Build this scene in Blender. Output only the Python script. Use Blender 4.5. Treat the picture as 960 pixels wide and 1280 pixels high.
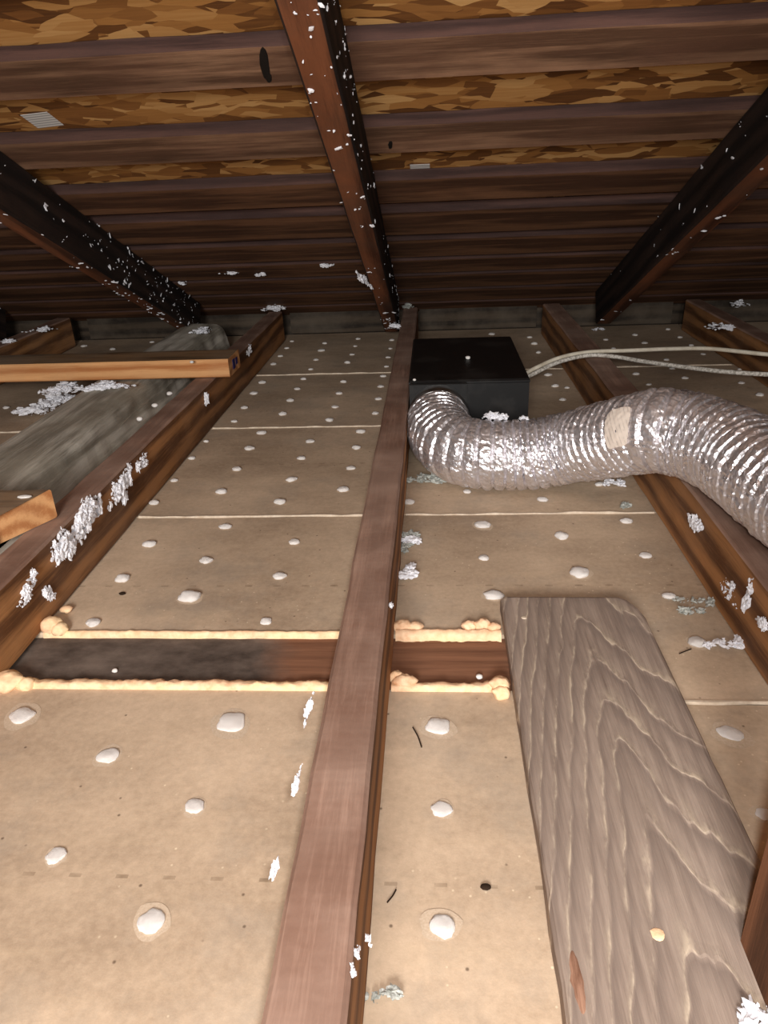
import bpy, math, random
from mathutils import Vector, Matrix, noise as mnoise

for o in list(bpy.data.objects):
    bpy.data.objects.remove(o)
SC = bpy.context.scene
COL = SC.collection

# ------------------------------------------------------------------ camera
F, YAW, PITCH, ROLL, CAMH = 907.1, .0789, .444, -.0435, .4614      # focal length in pixels of a 960 x 1280 frame
_cy, _sy, _cp, _sp = math.cos(YAW), math.sin(YAW), math.cos(PITCH), math.sin(PITCH)
_f = Vector((-_sy * _cp, _cy * _cp, -_sp)); _r = Vector((_cy, _sy, 0)); _u = _r.cross(_f)
_c, _s = math.cos(ROLL), math.sin(ROLL)
CR, CU, CF = _c * _r + _s * _u, -_s * _r + _c * _u, _f
CO = Vector((0, 0, CAMH))
cam = bpy.data.cameras.new('camera'); camo = bpy.data.objects.new('camera', cam); COL.objects.link(camo)
m = Matrix.Identity(4)
for i in range(3):
    m[i][0], m[i][1], m[i][2], m[i][3] = CR[i], CU[i], -CF[i], CO[i]
camo.matrix_world = m
cam.sensor_fit = 'HORIZONTAL'; cam.sensor_width = 36; cam.lens = F * 36 / 960; cam.clip_start = .01
SC.camera = camo
def ray(x, y): return CF + CR * ((x - 480) / F) - CU * ((y - 640) / F)
def on_z(x, y, z=0.):
    d = ray(x, y); return CO + d * ((z - CAMH) / d.z)
def on_x(x, y, X):
    d = ray(x, y); return CO + d * (X / d.x)
def on_y(x, y, Y):
    d = ray(x, y); return CO + d * (Y / d.y)
def proj(P):
    v = Vector(P) - CO; k = v.dot(CF); return 480 + F * v.dot(CR) / k, 640 - F * v.dot(CU) / k

# ------------------------------------------------------------------ light
w = bpy.data.worlds.new('attic_air'); SC.world = w; w.use_nodes = True
w.node_tree.nodes['Background'].inputs[0].default_value = (.9, .95, 1, 1)
w.node_tree.nodes['Background'].inputs[1].default_value = .035
def lamp(name, loc, watts, radius, col):
    L = bpy.data.lights.new(name, 'POINT'); L.energy = watts; L.shadow_soft_size = radius; L.color = col
    o = bpy.data.objects.new(name, L); o.location = loc; COL.objects.link(o); return o
lamp('added_fill', (-.12, -.95, .72), 108, .20, (1, .97, .94))      # unseen fill added behind the camera to even out the flash falloff
lamp('phone_flash', (.02, -.01, CAMH + .03), 8.0, .012, (1, .985, .97))
SC.view_settings.view_transform = 'Standard'; SC.view_settings.look = 'None'
SC.view_settings.gamma = 1; SC.view_settings.use_curve_mapping = False
SC.view_settings.exposure = 0.3

# ------------------------------------------------------------------ helpers
rng = random.Random(7)
def link(name, me, parent=None, loc=(0, 0, 0), mat=None):
    o = bpy.data.objects.new(name, me); COL.objects.link(o)
    o.location = loc
    if parent is not None: o.parent = parent
    if mat and me is not None and not me.materials: me.materials.append(mat)
    return o
def tag(o, label=None, cat=None, group=None, kind=None):
    for k, v in (('label', label), ('category', cat), ('group', group), ('kind', kind)):
        if v: o[k] = v
    return o
def mesh(name, V, Fc, mat=None, smooth=False):
    me = bpy.data.meshes.new(name); me.from_pydata([tuple(v) for v in V], [], Fc); me.update()
    if mat: me.materials.append(mat)
    if smooth: me.polygons.foreach_set('use_smooth', [True] * len(me.polygons))
    return me
def N(p, s=1., seed=0.):
    return mnoise.noise(Vector((p[0] * s + seed, p[1] * s - seed * .7, p[2] * s + seed * 1.3)))

def lumber_mesh(name, L, W, H, mat, axis='Y', ch=.002, rough=.0007, n=None, seed=0., mitre=0., wane=0.):
    """a sawn timber, origin at the centre of its base, chamfered, very slightly uneven; length along axis"""
    n = n or max(4, int(L / .05)); a, b = W / 2, H
    sec = [(-a + ch, 0), (a - ch, 0), (a, ch), (a, b - ch), (a - ch, b), (-a + ch, b), (-a, b - ch), (-a, ch)]
    V, Fc = [], []
    for i in range(n + 1):
        t = -L / 2 + L * i / n
        for k, (x, z) in enumerate(sec):
            q = rough * N((t * 14, x * 40, z * 40), 1, seed)
            q2 = rough * N((t * 17, x * 40, z * 40), 1, seed + 31)
            if wane and k in (3, 4): q -= wane * (.5 + .5 * N((t * 7, 0, 0), 1, seed + 5)); q2 -= wane * .8 * (.5 + .5 * N((t * 9, 3, 0), 1, seed + 9))
            tt = t + (mitre * (x / W + .5) if i == n else 0)
            V.append((x + q, tt, z + (q2 if z > ch * 1.5 else 0)))
    for i in range(n):
        for k in range(8):
            j = (k + 1) % 8
            Fc.append((i * 8 + k, i * 8 + j, (i + 1) * 8 + j, (i + 1) * 8 + k))
    Fc.append(tuple(range(7, -1, -1))); Fc.append(tuple(n * 8 + k for k in range(8)))
    if axis == 'X': V = [(y, -x, z) for x, y, z in V]
    if axis == 'Z': V = [(x, z, y + L / 2) for x, y, z in V]; Fc = [f[::-1] for f in Fc]
    Fc = [f[::-1] for f in Fc]
    return mesh(name, V, Fc, mat)
def box_bm(x0, x1, y0, y1, z0, z1, ch=.0015):
    """chamfered box: vertices and faces"""
    V, Fc = [], []
    rings = [(z0, ch), (z0 + ch, 0), (z1 - ch, 0), (z1, ch)]
    for z, e in rings:
        V += [(x0 + e + 0, y0 + e, z), (x1 - e, y0 + e, z), (x1 - e, y1 - e, z), (x0 + e, y1 - e, z)]
    for i in range(3):
        for k in range(4):
            j = (k + 1) % 4; Fc.append((i * 4 + k, i * 4 + j, i * 4 + 4 + j, i * 4 + 4 + k))
    Fc += [(3, 2, 1, 0), (12, 13, 14, 15)]
    return V, Fc
def merge(parts):
    V, Fc = [], []
    for v, f in parts:
        b = len(V); V += v; Fc += [tuple(i + b for i in q) for q in f]
    return V, Fc

_t = (1 + 5 ** .5) / 2
ICO_V = [Vector(v).normalized() for v in [(-1, _t, 0), (1, _t, 0), (-1, -_t, 0), (1, -_t, 0), (0, -1, _t), (0, 1, _t), (0, -1, -_t), (0, 1, -_t), (_t, 0, -1), (_t, 0, 1), (-_t, 0, -1), (-_t, 0, 1)]]
ICO_F = [(0, 11, 5), (0, 5, 1), (0, 1, 7), (0, 7, 10), (0, 10, 11), (1, 5, 9), (5, 11, 4), (11, 10, 2), (10, 7, 6), (7, 1, 8), (3, 9, 4), (3, 4, 2), (3, 2, 6), (3, 6, 8), (3, 8, 9), (4, 9, 5), (2, 4, 11), (6, 2, 10), (8, 6, 7), (9, 8, 1)]
def subdiv(V, Fc):
    V = list(V); mid = {}; out = []
    def md(a, b):
        k = (min(a, b), max(a, b))
        if k not in mid: mid[k] = len(V); V.append((V[a] + V[b]).normalized())
        return mid[k]
    for a, b, c in Fc:
        x, y, z = md(a, b), md(b, c), md(c, a); out += [(a, x, z), (b, y, x), (c, z, y), (x, y, z)]
    return V, out
ICO2_V, ICO2_F = subdiv(ICO_V, ICO_F)
ICO3_V, ICO3_F = subdiv(ICO2_V, ICO2_F)
def flake(R, p, size, u, v, n, flat=.35, elong=2.):
    """one torn flake of fluff: a crumpled 12-vertex lump, elongated in a random in-plane direction"""
    a = R.uniform(0, 6.283); e1 = u * math.cos(a) + v * math.sin(a); e2 = n.cross(e1); e3 = n
    e3 = (e3 + u * R.uniform(-.5, .5) + v * R.uniform(-.5, .5)).normalized()
    l = size * R.uniform(.6, elong); wd = size * R.uniform(.45, .9); h = size * R.uniform(.25, .25 + flat * 1.6)
    V = []
    for q in ICO_V:
        k = R.uniform(.55, 1.3); V.append(p + e1 * (q.x * l * k) + e2 * (q.y * wd * k) + e3 * (q.z * h * k))
    return V, ICO_F
FLUFF_N = [0]
def fluff(name, label, pos, normal, u, su, sv, n, size, cat='insulation', group=None, parent=None, kind=None, hgt=.5, mat=None):
    """a clump of torn insulation clinging to a surface at pos"""
    FLUFF_N[0] += 1; R = random.Random(100 + FLUFF_N[0])
    nn = Vector(normal).normalized(); uu = (Vector(u) - nn * nn.dot(Vector(u))).normalized(); vv = nn.cross(uu)
    parts = []
    for i in range(n):
        r = R.random() ** .6; a = R.uniform(0, 6.283)
        x, y = r * math.cos(a), r * math.sin(a)
        s = size * R.choice((.25, .35, .5, .8, .95)) * (1.15 - .4 * r)
        h = (1 - r) * hgt * min(su, sv) * R.random() + s * .22
        parts.append(flake(R, uu * (x * su) + vv * (y * sv + .25 * sv * math.sin(x * 5 + FLUFF_N[0])) + nn * h, s, uu, vv, nn))
    for i in range(max(2, n // 12)):
        r = R.random() ** .7 * .8; a = R.uniform(0, 6.283); x, y = r * math.cos(a), r * math.sin(a); sz = min(size * R.uniform(.9, 1.9), .8 * max(su, sv), 1.1 * min(su, sv)); sd_ = R.uniform(0, 50)
        c0 = uu * (x * su) + vv * (y * sv + .25 * sv * math.sin(x * 5 + FLUFF_N[0])) + nn * ((1 - r) * hgt * min(su, sv) * .5 * R.random() + sz * .2)
        ph_ = R.uniform(0, 3.14); e1, e2 = uu * math.cos(ph_) + vv * math.sin(ph_), vv * math.cos(ph_) - uu * math.sin(ph_); el = R.uniform(.8, 1.5)
        parts.append(([c0 + (e1 * (q.x * el) + e2 * (q.y * .75) + nn * (q.z * .5)) * (sz * (1 + .95 * N(q, 2.6, sd_) + R.uniform(-.2, .2))) for q in ICO3_V], ICO3_F))
    o = link(name, mesh(name, *merge(parts), mat or M['fluff'], smooth=False), parent, pos)
    return tag(o, label, cat if parent is None else None, group, kind)

def tube_mesh(name, pts, rad, mat, seg=10, sub=8, sy=1.):
    P = spline(pts, sub); V, Fc = [], []
    up = Vector((0, 0, 1))
    for i, p in enumerate(P):
        t = (P[min(i + 1, len(P) - 1)] - P[max(i - 1, 0)]).normalized(); s = t.cross(up).normalized(); b = s.cross(t)
        for k in range(seg):
            a = 2 * math.pi * k / seg; V.append(p + s * (rad * math.cos(a)) + b * (rad * sy * math.sin(a)))
    for i in range(len(P) - 1):
        for k in range(seg):
            j = (k + 1) % seg; Fc.append((i * seg + k, i * seg + j, (i + 1) * seg + j, (i + 1) * seg + k))
    Fc.append(tuple(range(seg - 1, -1, -1))); Fc.append(tuple((len(P) - 1) * seg + k for k in range(seg)))
    Fc = [f[::-1] for f in Fc]
    return mesh(name, V, Fc, mat, True)
def spline(pts, sub):
    P = [Vector(p) for p in pts]; out = []
    for i in range(len(P) - 1):
        a, b, c, d = P[max(i - 1, 0)], P[i], P[i + 1], P[min(i + 2, len(P) - 1)]
        for k in range(sub):
            t = k / sub
            out.append(.5 * ((2 * b) + (c - a) * t + (2 * a - 5 * b + 4 * c - d) * t * t + (3 * b - a - 3 * c + d) * t ** 3))
    out.append(P[-1]); return out

# ------------------------------------------------------------------ materials
M = {}
class NT:
    def __init__(s, name):
        s.m = bpy.data.materials.new(name); s.m.use_nodes = True; s.t = s.m.node_tree; s.n = s.t.nodes; s.b = s.n['Principled BSDF']
        s.co = s.n.new('ShaderNodeTexCoord').outputs['Object']; M[name] = s.m
        s.rnd = s.n.new('ShaderNodeObjectInfo').outputs['Random']
    def lk(s, a, b): s.t.links.new(a, b)
    def mp(s, sc=(1, 1, 1), loc=(0, 0, 0), rot=(0, 0, 0), vec=None, rand=0.):
        v = vec or s.co
        if rand:
            cm = s.n.new('ShaderNodeCombineXYZ'); ml = s.mt('MULTIPLY', s.rnd, rand)
            for k in range(3): s.lk(ml, cm.inputs[k])
            ad = s.n.new('ShaderNodeVectorMath'); ad.operation = 'ADD'; s.lk(v, ad.inputs[0]); s.lk(cm.outputs[0], ad.inputs[1]); v = ad.outputs[0]
        q = s.n.new('ShaderNodeMapping'); s.lk(v, q.inputs[0])
        q.inputs['Location'].default_value = loc; q.inputs['Rotation'].default_value = rot; q.inputs['Scale'].default_value = sc
        return q.outputs[0]
    def mt(s, op, a, b=None, c=None):
        q = s.n.new('ShaderNodeMath'); q.operation = op
        for k, x in enumerate((a, b, c)):
            if x is None: continue
            if isinstance(x, (int, float)): q.inputs[k].default_value = x
            else: s.lk(x, q.inputs[k])
        return q.outputs[0]
    def noise(s, vec, scale=1., detail=4., rough=.6, dist=0., col=False):
        q = s.n.new('ShaderNodeTexNoise'); s.lk(vec, q.inputs['Vector'])
        for k, x in (('Scale', scale), ('Detail', detail), ('Roughness', rough), ('Distortion', dist)): q.inputs[k].default_value = x
        return q.outputs['Color' if col else 'Fac']
    def voro(s, vec, scale=1., out='Color', feature='F1', rand=1.):
        q = s.n.new('ShaderNodeTexVoronoi'); q.feature = feature; s.lk(vec, q.inputs['Vector']); q.inputs['Scale'].default_value = scale
        q.inputs['Randomness'].default_value = rand; return q.outputs[out]
    def wave(s, vec, scale, axis='Y', dist=2., ds=1., dd=2., typ='RINGS', prof='SIN'):
        q = s.n.new('ShaderNodeTexWave'); q.wave_type = typ; q.wave_profile = prof
        if typ == 'RINGS': q.rings_direction = axis
        else: q.bands_direction = axis
        s.lk(vec, q.inputs['Vector'])
        for k, x in (('Scale', scale), ('Distortion', dist), ('Detail', dd), ('Detail Scale', ds)): q.inputs[k].default_value = x
        return q.outputs['Fac']
    def ramp(s, fac, stops, interp='LINEAR'):
        q = s.n.new('ShaderNodeValToRGB'); q.color_ramp.interpolation = interp; e = q.color_ramp.elements
        while len(e) < len(stops): e.new(.5)
        for el, (p, c) in zip(e, stops):
            el.position = p; el.color = (c if len(c) == 4 else tuple(c) + (1,)) if not isinstance(c, (int, float)) else (c, c, c, 1)
        s.lk(fac, q.inputs[0]); return q.outputs[0]
    def mix(s, fac, a, b, typ='MIX'):
        q = s.n.new('ShaderNodeMix'); q.data_type = 'RGBA'; q.blend_type = typ
        for k, x in ((0, fac), (6, a), (7, b)):
            if isinstance(x, (int, float)): q.inputs[k].default_value = x
            elif isinstance(x, tuple): q.inputs[k].default_value = x if len(x) == 4 else x + (1,)
            else: s.lk(x, q.inputs[k])
        return q.outputs[2]
    def sep(s, vec=None):
        q = s.n.new('ShaderNodeSeparateXYZ'); s.lk(vec or s.co, q.inputs[0]); return q.outputs
    def bump(s, h, strength=.3, dist=.002):
        q = s.n.new('ShaderNodeBump'); q.inputs['Strength'].default_value = strength; q.inputs['Distance'].default_value = dist
        s.lk(h, q.inputs['Height']); s.lk(q.outputs[0], s.b.inputs['Normal'])
    def fin(s, col, rough=.8, spec=.25, metal=0.):
        if isinstance(col, tuple): s.b.inputs['Base Color'].default_value = col if len(col) == 4 else col + (1,)
        else: s.lk(col, s.b.inputs['Base Color'])
        if isinstance(rough, (int, float)): s.b.inputs['Roughness'].default_value = rough
        else: s.lk(rough, s.b.inputs['Roughness'])
        s.b.inputs['Specular IOR Level'].default_value = spec; s.b.inputs['Metallic'].default_value = metal
        return s.m
def srgb(r, g, b):
    f = lambda c: ((c / 255 + .055) / 1.055) ** 2.4 if c > 10 else c / 3294
    return (f(r), f(g), f(b))

def wood(name, dark, light, axis='Y', rings=9., off=(.05, 0, .08), dist=5., dust=None, dustamt=.4, rough=.75, bump=.35, blotch=.5, saw=False):
    t = NT(name); k = {'X': 0, 'Y': 1, 'Z': 2}[axis]
    sc = [1, 1, 1]; sc[k] = .12
    v = t.mp(tuple(sc), loc=off)
    wv = t.wave(v, rings, axis, dist, 2.5, 3)
    st = [170, 170, 170]; st[k] = 6
    fine = t.noise(t.mp(tuple(st), rand=5.), 1, 6, .7)
    st3 = [520, 520, 520]; st3[k] = 30
    vf = t.noise(t.mp(tuple(st3), rand=2.), 1, 3, .7)
    fine = t.mt('ADD', t.mt('MULTIPLY', fine, .6), t.mt('MULTIPLY', vf, .4))
    st2 = [16, 16, 16]; st2[k] = 2.2
    big = t.noise(t.mp(tuple(st2), rand=9.), 1, 3, .5)
    f = t.mt('ADD', t.mt('MULTIPLY', wv, .3), t.mt('MULTIPLY', fine, .7))
    col = t.ramp(f, [(.36, dark), (.64, light)])
    bl = t.ramp(big, [(.3, 1 - blotch), (.7, 1.)])
    col = t.mix(1., col, bl, 'MULTIPLY')
    if dust:
        d = t.noise(t.mp((7, 7, 7), rand=4.), 1, 6, .65)
        col = t.mix(t.ramp(d, [(.42, 0.), (.68, dustamt)]), col, dust)
    h = t.mt('ADD', fine, t.mt('MULTIPLY', wv, .3))
    if saw:
        sa = t.wave(t.mp((1, 1, 1)), 40, 'Y', 3., 3, 2, 'BANDS')
        h = t.mt('ADD', h, t.mt('MULTIPLY', sa, .08))
        col = t.mix(t.ramp(t.wave(t.mp((1, 1, 1), loc=(.1, .2, 0)), 3.2, 'Y', 4., 2, 2, 'BANDS'), [(.3, .3), (.8, 0.)]), col, tuple(c * .7 for c in dark))
    t.bump(h, bump, .0015)
    return t.fin(col, rough, .2)

wood('joist_wood', srgb(108, 70, 42), srgb(186, 132, 84), 'Y', dust=srgb(150, 124, 104), dustamt=.25, blotch=.35)
wood('joist_top_wood', srgb(138, 106, 90), srgb(190, 154, 134), 'Y', dust=srgb(174, 148, 132), dustamt=.6, saw=True, blotch=.25)
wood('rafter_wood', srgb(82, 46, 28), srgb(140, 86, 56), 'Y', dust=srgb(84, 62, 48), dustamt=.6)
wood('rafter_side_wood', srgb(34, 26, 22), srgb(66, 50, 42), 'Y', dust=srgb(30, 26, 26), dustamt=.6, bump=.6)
wood('batten_edge_shade', srgb(60, 42, 38), srgb(92, 66, 58), 'X', rings=12, dust=srgb(66, 48, 44), dustamt=.6, blotch=.35)  # shade painted in: batten edges toned darker than the undersides
wood('batten_wood', srgb(100, 72, 54), srgb(166, 128, 100), 'X', rings=12, dust=srgb(108, 76, 60), dustamt=.6, blotch=.4)
wood('batten_dark_wood', srgb(82, 54, 38), srgb(138, 98, 70), 'X', rings=12, dust=srgb(84, 58, 42), dustamt=.5, blotch=.45)
wood('fresh_wood', srgb(186, 120, 70), srgb(232, 174, 118), 'X', rings=15, off=(0, .012, .03), dist=2.2, blotch=.25, bump=.2, dust=srgb(190, 150, 110), dustamt=.3)
wood('weathered_wood', srgb(146, 138, 124), srgb(222, 214, 200), 'Y', rings=7, dist=8, dust=srgb(180, 170, 152), dustamt=.5, bump=.6, blotch=.15)
wood('blocking_wood', srgb(50, 42, 35), srgb(86, 73, 60), 'X', dust=srgb(104, 94, 82), dustamt=.6)
wood('post_wood', srgb(84, 54, 36), srgb(126, 84, 58), 'Z', blotch=.3)

# grey plank with raised pale cathedral grain
t = NT('plank_wood')
x, y, z = t.sep()
wob = t.noise(t.mp((30, 9, 30)), 1, 3, .6); wob2 = t.noise(t.mp((9, 3, 9), loc=(2, 5, 1)), 1, 2, .5)
dx = t.mt('SUBTRACT', x, .004)
g = t.mt('SUBTRACT', t.mt('MULTIPLY', t.mt('SQRT', t.mt('ADD', t.mt('MULTIPLY', dx, dx), .00004)), 3.9), t.mt('MULTIPLY', dx, 2.0))
fld = t.mt('ADD', t.mt('ADD', y, g), t.mt('ADD', t.mt('MULTIPLY', wob, .10), t.mt('MULTIPLY', wob2, .16)))
wv = t.mt('FRACT', t.mt('MULTIPLY', fld, 14.))
lines = t.ramp(wv, [(.0, .3), (.05, 1.), (.17, .25), (.4, 0.)])
brk = t.ramp(t.noise(t.mp((60, 24, 60)), 1, 4, .7), [(.44, .05), (.60, 1.)])
fine = t.noise(t.mp((240, 9, 240)), 1, 5, .7)
col = t.ramp(t.mt('ADD', t.mt('MULTIPLY', fine, .6), t.mt('MULTIPLY', t.noise(t.mp((14, 5, 14)), 1, 4, .6), .4)), [(.3, srgb(112, 96, 86)), (.7, srgb(172, 154, 140))])
col = t.mix(t.ramp(wv, [(.5, .0), (.9, .55), (1., 0.)]), col, srgb(112, 98, 90))
col = t.mix(t.mt('MULTIPLY', t.mt('MULTIPLY', lines, brk), .6), col, srgb(226, 208, 182))
rs = t.ramp(t.noise(t.mp((22, 10, 22), loc=(3, 2, 1)), 1, 2, .5), [(.93, 0.), (.98, .45)])
col = t.mix(rs, col, srgb(150, 96, 64))
t.bump(t.mt('ADD', t.mt('MULTIPLY', lines, .8), fine), .5, .0015); t.fin(col, .8, .2)

# brown paper face of the gypsum lath, with the printed row of dashes along each board's middle
t = NT('lath_paper')
x, y, z = t.sep()
big = t.noise(t.mp((4.2, 6, 3), rand=6.), 1, 6, .65); fn = t.noise(t.mp((150, 150, 150), rand=3.), 1, 5, .75)
col = t.ramp(t.mt('ADD', t.mt('MULTIPLY', big, .7), t.mt('MULTIPLY', fn, .3)), [(.36, srgb(164, 142, 119)), (.64, srgb(212, 188, 161))])
strk = t.noise(t.mp((5, 60, 5), rot=(0, 0, .18), rand=2.), 1, 3, .6)
col = t.mix(t.ramp(strk, [(.55, 0.), (.75, .18)]), col, srgb(214, 190, 158))
dst = t.noise(t.mp((9, 9, 9), rand=8.), 1, 6, .7)
col = t.mix(t.ramp(dst, [(.5, 0.), (.75, .55)]), col, srgb(154, 143, 130))
sp = t.voro(t.mp((1, 1, 1), rand=2.), 90, 'Distance'); spn = t.noise(t.mp((6, 6, 6), rand=3.), 1, 2)
col = t.mix(t.mt('MULTIPLY', t.ramp(sp, [(.05, .9), (.11, 0.)]), t.ramp(spn, [(.5, 0.), (.6, 1.)])), col, srgb(228, 210, 180))
sp2 = t.voro(t.mp((1, 1, 1), loc=(4, 1, 2), rand=2.), 42, 'Distance')
col = t.mix(t.ramp(sp2, [(.03, .75), (.07, 0.)]), col, srgb(84, 66, 52))
per = t.mt('ABSOLUTE', t.mt('SUBTRACT', t.mt('FRACT', t.mt('ADD', t.mt('DIVIDE', x, .0355), .5)), .5))
dash = t.mt('MULTIPLY', t.mt('LESS_THAN', per, .13), t.mt('LESS_THAN', t.mt('ABSOLUTE', y), .0016))
dash = t.mt('MULTIPLY', dash, t.ramp(t.noise(t.mp((40, 40, 40)), 1, 3), [(.35, .1), (.65, .6)]))
col = t.mix(dash, col, srgb(118, 98, 76))
t.bump(t.mt('ADD', fn, t.mt('MULTIPLY', strk, .5)), .25, .001); t.fin(col, .85, .2)

# oriented strand board: layered torn strands
t = NT('strand_board')
lay = None
for i, (rot, sx, sy) in enumerate([(.2, 16, 34), (-.75, 18, 46), (1.0, 18, 46), (-.3, 14, 30), (.5, 22, 60)]):
    dv = t.noise(t.mp((7, 7, 7), loc=(i * 3.1, 0, 0)), 1, 3, .6, col=True)
    ad = t.n.new('ShaderNodeVectorMath'); ad.operation = 'MULTIPLY_ADD'; t.lk(dv, ad.inputs[0]); ad.inputs[1].default_value = (.05, .035, .0); t.lk(t.co, ad.inputs[2])
    vv = t.mp((sx, sy, 1), loc=(i * 1.7, i * 2.3, 0), rot=(0, 0, rot), vec=ad.outputs[0])
    cc = t.sep(t.voro(vv, 1, 'Color'))
    grain = t.noise(t.mp((12, 260, 1), rot=(0, 0, rot)), 1, 4, .6)
    lum = t.mt('ADD', t.mt('MULTIPLY', cc[0], .8), t.mt('MULTIPLY', grain, .3))
    lc = t.ramp(lum, [(.12, srgb(80, 48, 22)), (.4, srgb(128, 84, 42)), (.7, srgb(164, 116, 62)), (1., srgb(198, 156, 100))])
    if lay is None: lay, hh = lc, cc[1]
    else:
        sel = t.mt('GREATER_THAN', cc[2], .55); lay = t.mix(sel, lay, lc); hh = t.mix(sel, hh, cc[1])
t.bump(hh, .5, .002); t.fin(lay, .6, .3)

# stained wall plate
t = NT('plate_wood')
x, y, z = t.sep()
st = t.noise(t.mp((4, 80, 80)), 1, 5, .7)
col = t.ramp(st, [(.3, srgb(104, 70, 52)), (.7, srgb(150, 106, 80))])
e = t.mt('ADD', x, t.mt('MULTIPLY', t.noise(t.mp((16, 16, 16)), 1, 3), .09))
gr = t.ramp(t.noise(t.mp((14, 22, 14)), 1, 6, .7), [(.3, srgb(58, 48, 42)), (.7, srgb(120, 106, 96))])
col = t.mix(t.ramp(t.mt('MULTIPLY', t.mt('SUBTRACT', e, .075), -18), [(.0, 0.), (.9, 1.)]), col, gr)
t.bump(st, .4, .001); t.fin(col, .85, .2)

t = NT('foil')
cr = t.voro(t.mp((1, 1, 1)), 150, 'Distance'); cr2 = t.noise(t.mp((70, 70, 70)), 1, 5, .7)
t.bump(t.mt('ADD', cr, cr2), .3, .004)
t.fin(t.ramp(cr2, [(.3, srgb(224, 220, 222)), (.7, srgb(248, 246, 250))]), t.ramp(t.noise(t.mp((25, 25, 25)), 1, 3), [(.3, .22), (.7, .46)]), .5, .82)
t = NT('galvanised'); t.fin(t.ramp(t.noise(t.mp((30, 30, 30)), 1, 3), [(.3, srgb(150, 148, 146)), (.7, srgb(200, 198, 196))]), .35, .5, 1.)
t = NT('black_housing')
d = t.noise(t.mp((12, 12, 12)), 1, 6, .65)
t.fin(t.mix(t.ramp(d, [(.5, 0.), (.85, .35)]), srgb(17, 16, 16), srgb(92, 88, 84)), .5, .35)
t.bump(d, .1, .001)
t = NT('plaster'); q = t.noise(t.mp((160, 160, 160), rand=2.), 1, 5, .7)
t.fin(t.ramp(q, [(.25, srgb(214, 206, 198)), (.6, srgb(246, 242, 238))]), .9, .15); t.bump(q, .5, .002)
t = NT('plaster_ridge'); q = t.noise(t.mp((50, 50, 50)), 1, 5, .7)
t.fin(t.ramp(q, [(.3, srgb(190, 170, 146)), (.7, srgb(232, 218, 198))]), .9, .15); t.bump(q, .6, .002)
t = NT('smear'); q = t.noise(t.mp((9, 9, 9), rand=3.), 1, 4, .7); t.fin(t.ramp(q, [(.3, srgb(184, 163, 139)), (.7, srgb(206, 187, 165))]), .9, .1)
t = NT('plaster_slab'); t.fin(srgb(168, 160, 148), .9, .1)
t = NT('fluff'); q = t.noise(t.mp((300, 300, 300)), 1, 3, .7)
t.fin(t.ramp(q, [(.3, srgb(214, 214, 220)), (.6, srgb(246, 246, 250))]), .95, .1)
t = NT('grey_fluff'); q = t.noise(t.mp((260, 260, 260)), 1, 3, .7)
t.fin(t.ramp(q, [(.3, srgb(120, 124, 116)), (.6, srgb(196, 198, 192))]), .95, .1)
t = NT('foam'); q = t.noise(t.mp((120, 120, 120)), 1, 4, .6); bq = t.noise(t.mp((8, 8, 8)), 1, 2)
c1 = t.ramp(q, [(.3, srgb(228, 180, 140)), (.7, srgb(255, 220, 182))])
t.fin(t.mix(t.ramp(bq, [(.45, 0.), (.6, .5)]), c1, srgb(255, 232, 176)), .7, .3); t.bump(q, .4, .002)
t = NT('cable_jacket'); q = t.noise(t.mp((40, 40, 40)), 1, 3); t.fin(t.ramp(q, [(.3, srgb(196, 184, 162)), (.7, srgb(232, 224, 206))]), .55, .4)
t = NT('rough_cable_jacket'); q = t.noise(t.mp((220, 220, 220)), 1, 4); t.fin(t.ramp(q, [(.35, srgb(150, 144, 132)), (.6, srgb(224, 218, 208))]), .7, .3)
t = NT('paper_sticker'); x, y, z = t.sep()
ln = t.mt('LESS_THAN', t.mt('FRACT', t.mt('MULTIPLY', y, 160)), .4); ins = t.mt('LESS_THAN', t.mt('ABSOLUTE', x), .024)
t.fin(t.mix(t.mt('MULTIPLY', t.mt('MULTIPLY', ln, ins), .55), srgb(206, 204, 200), srgb(84, 90, 96)), .6, .3)
t = NT('duct_sticker')
q = t.noise(t.mp((90, 90, 90)), 1, 3)
x, y, z = t.sep(t.mp((1, 1, 1), rot=(0, .5, .25)))
ln = t.mt('LESS_THAN', t.mt('FRACT', t.mt('MULTIPLY', x, 190)), .3)
t.fin(t.mix(t.mt('MULTIPLY', ln, t.ramp(q, [(.4, 0.), (.65, .4)])), srgb(240, 226, 212), srgb(120, 108, 104)), .6, .3)
t = NT('bark'); q = t.noise(t.mp((200, 30, 100)), 1, 4, .7); t.fin(t.ramp(q, [(.35, srgb(112, 78, 60)), (.65, srgb(166, 128, 106))]), .8, .2)
t = NT('tar'); t.fin(srgb(20, 17, 15), .5, .4)
t = NT('dark_debris'); t.fin(srgb(46, 34, 26), .9, .1)
t = NT('blue_print'); t.fin(srgb(44, 42, 96), .7, .2)

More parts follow.
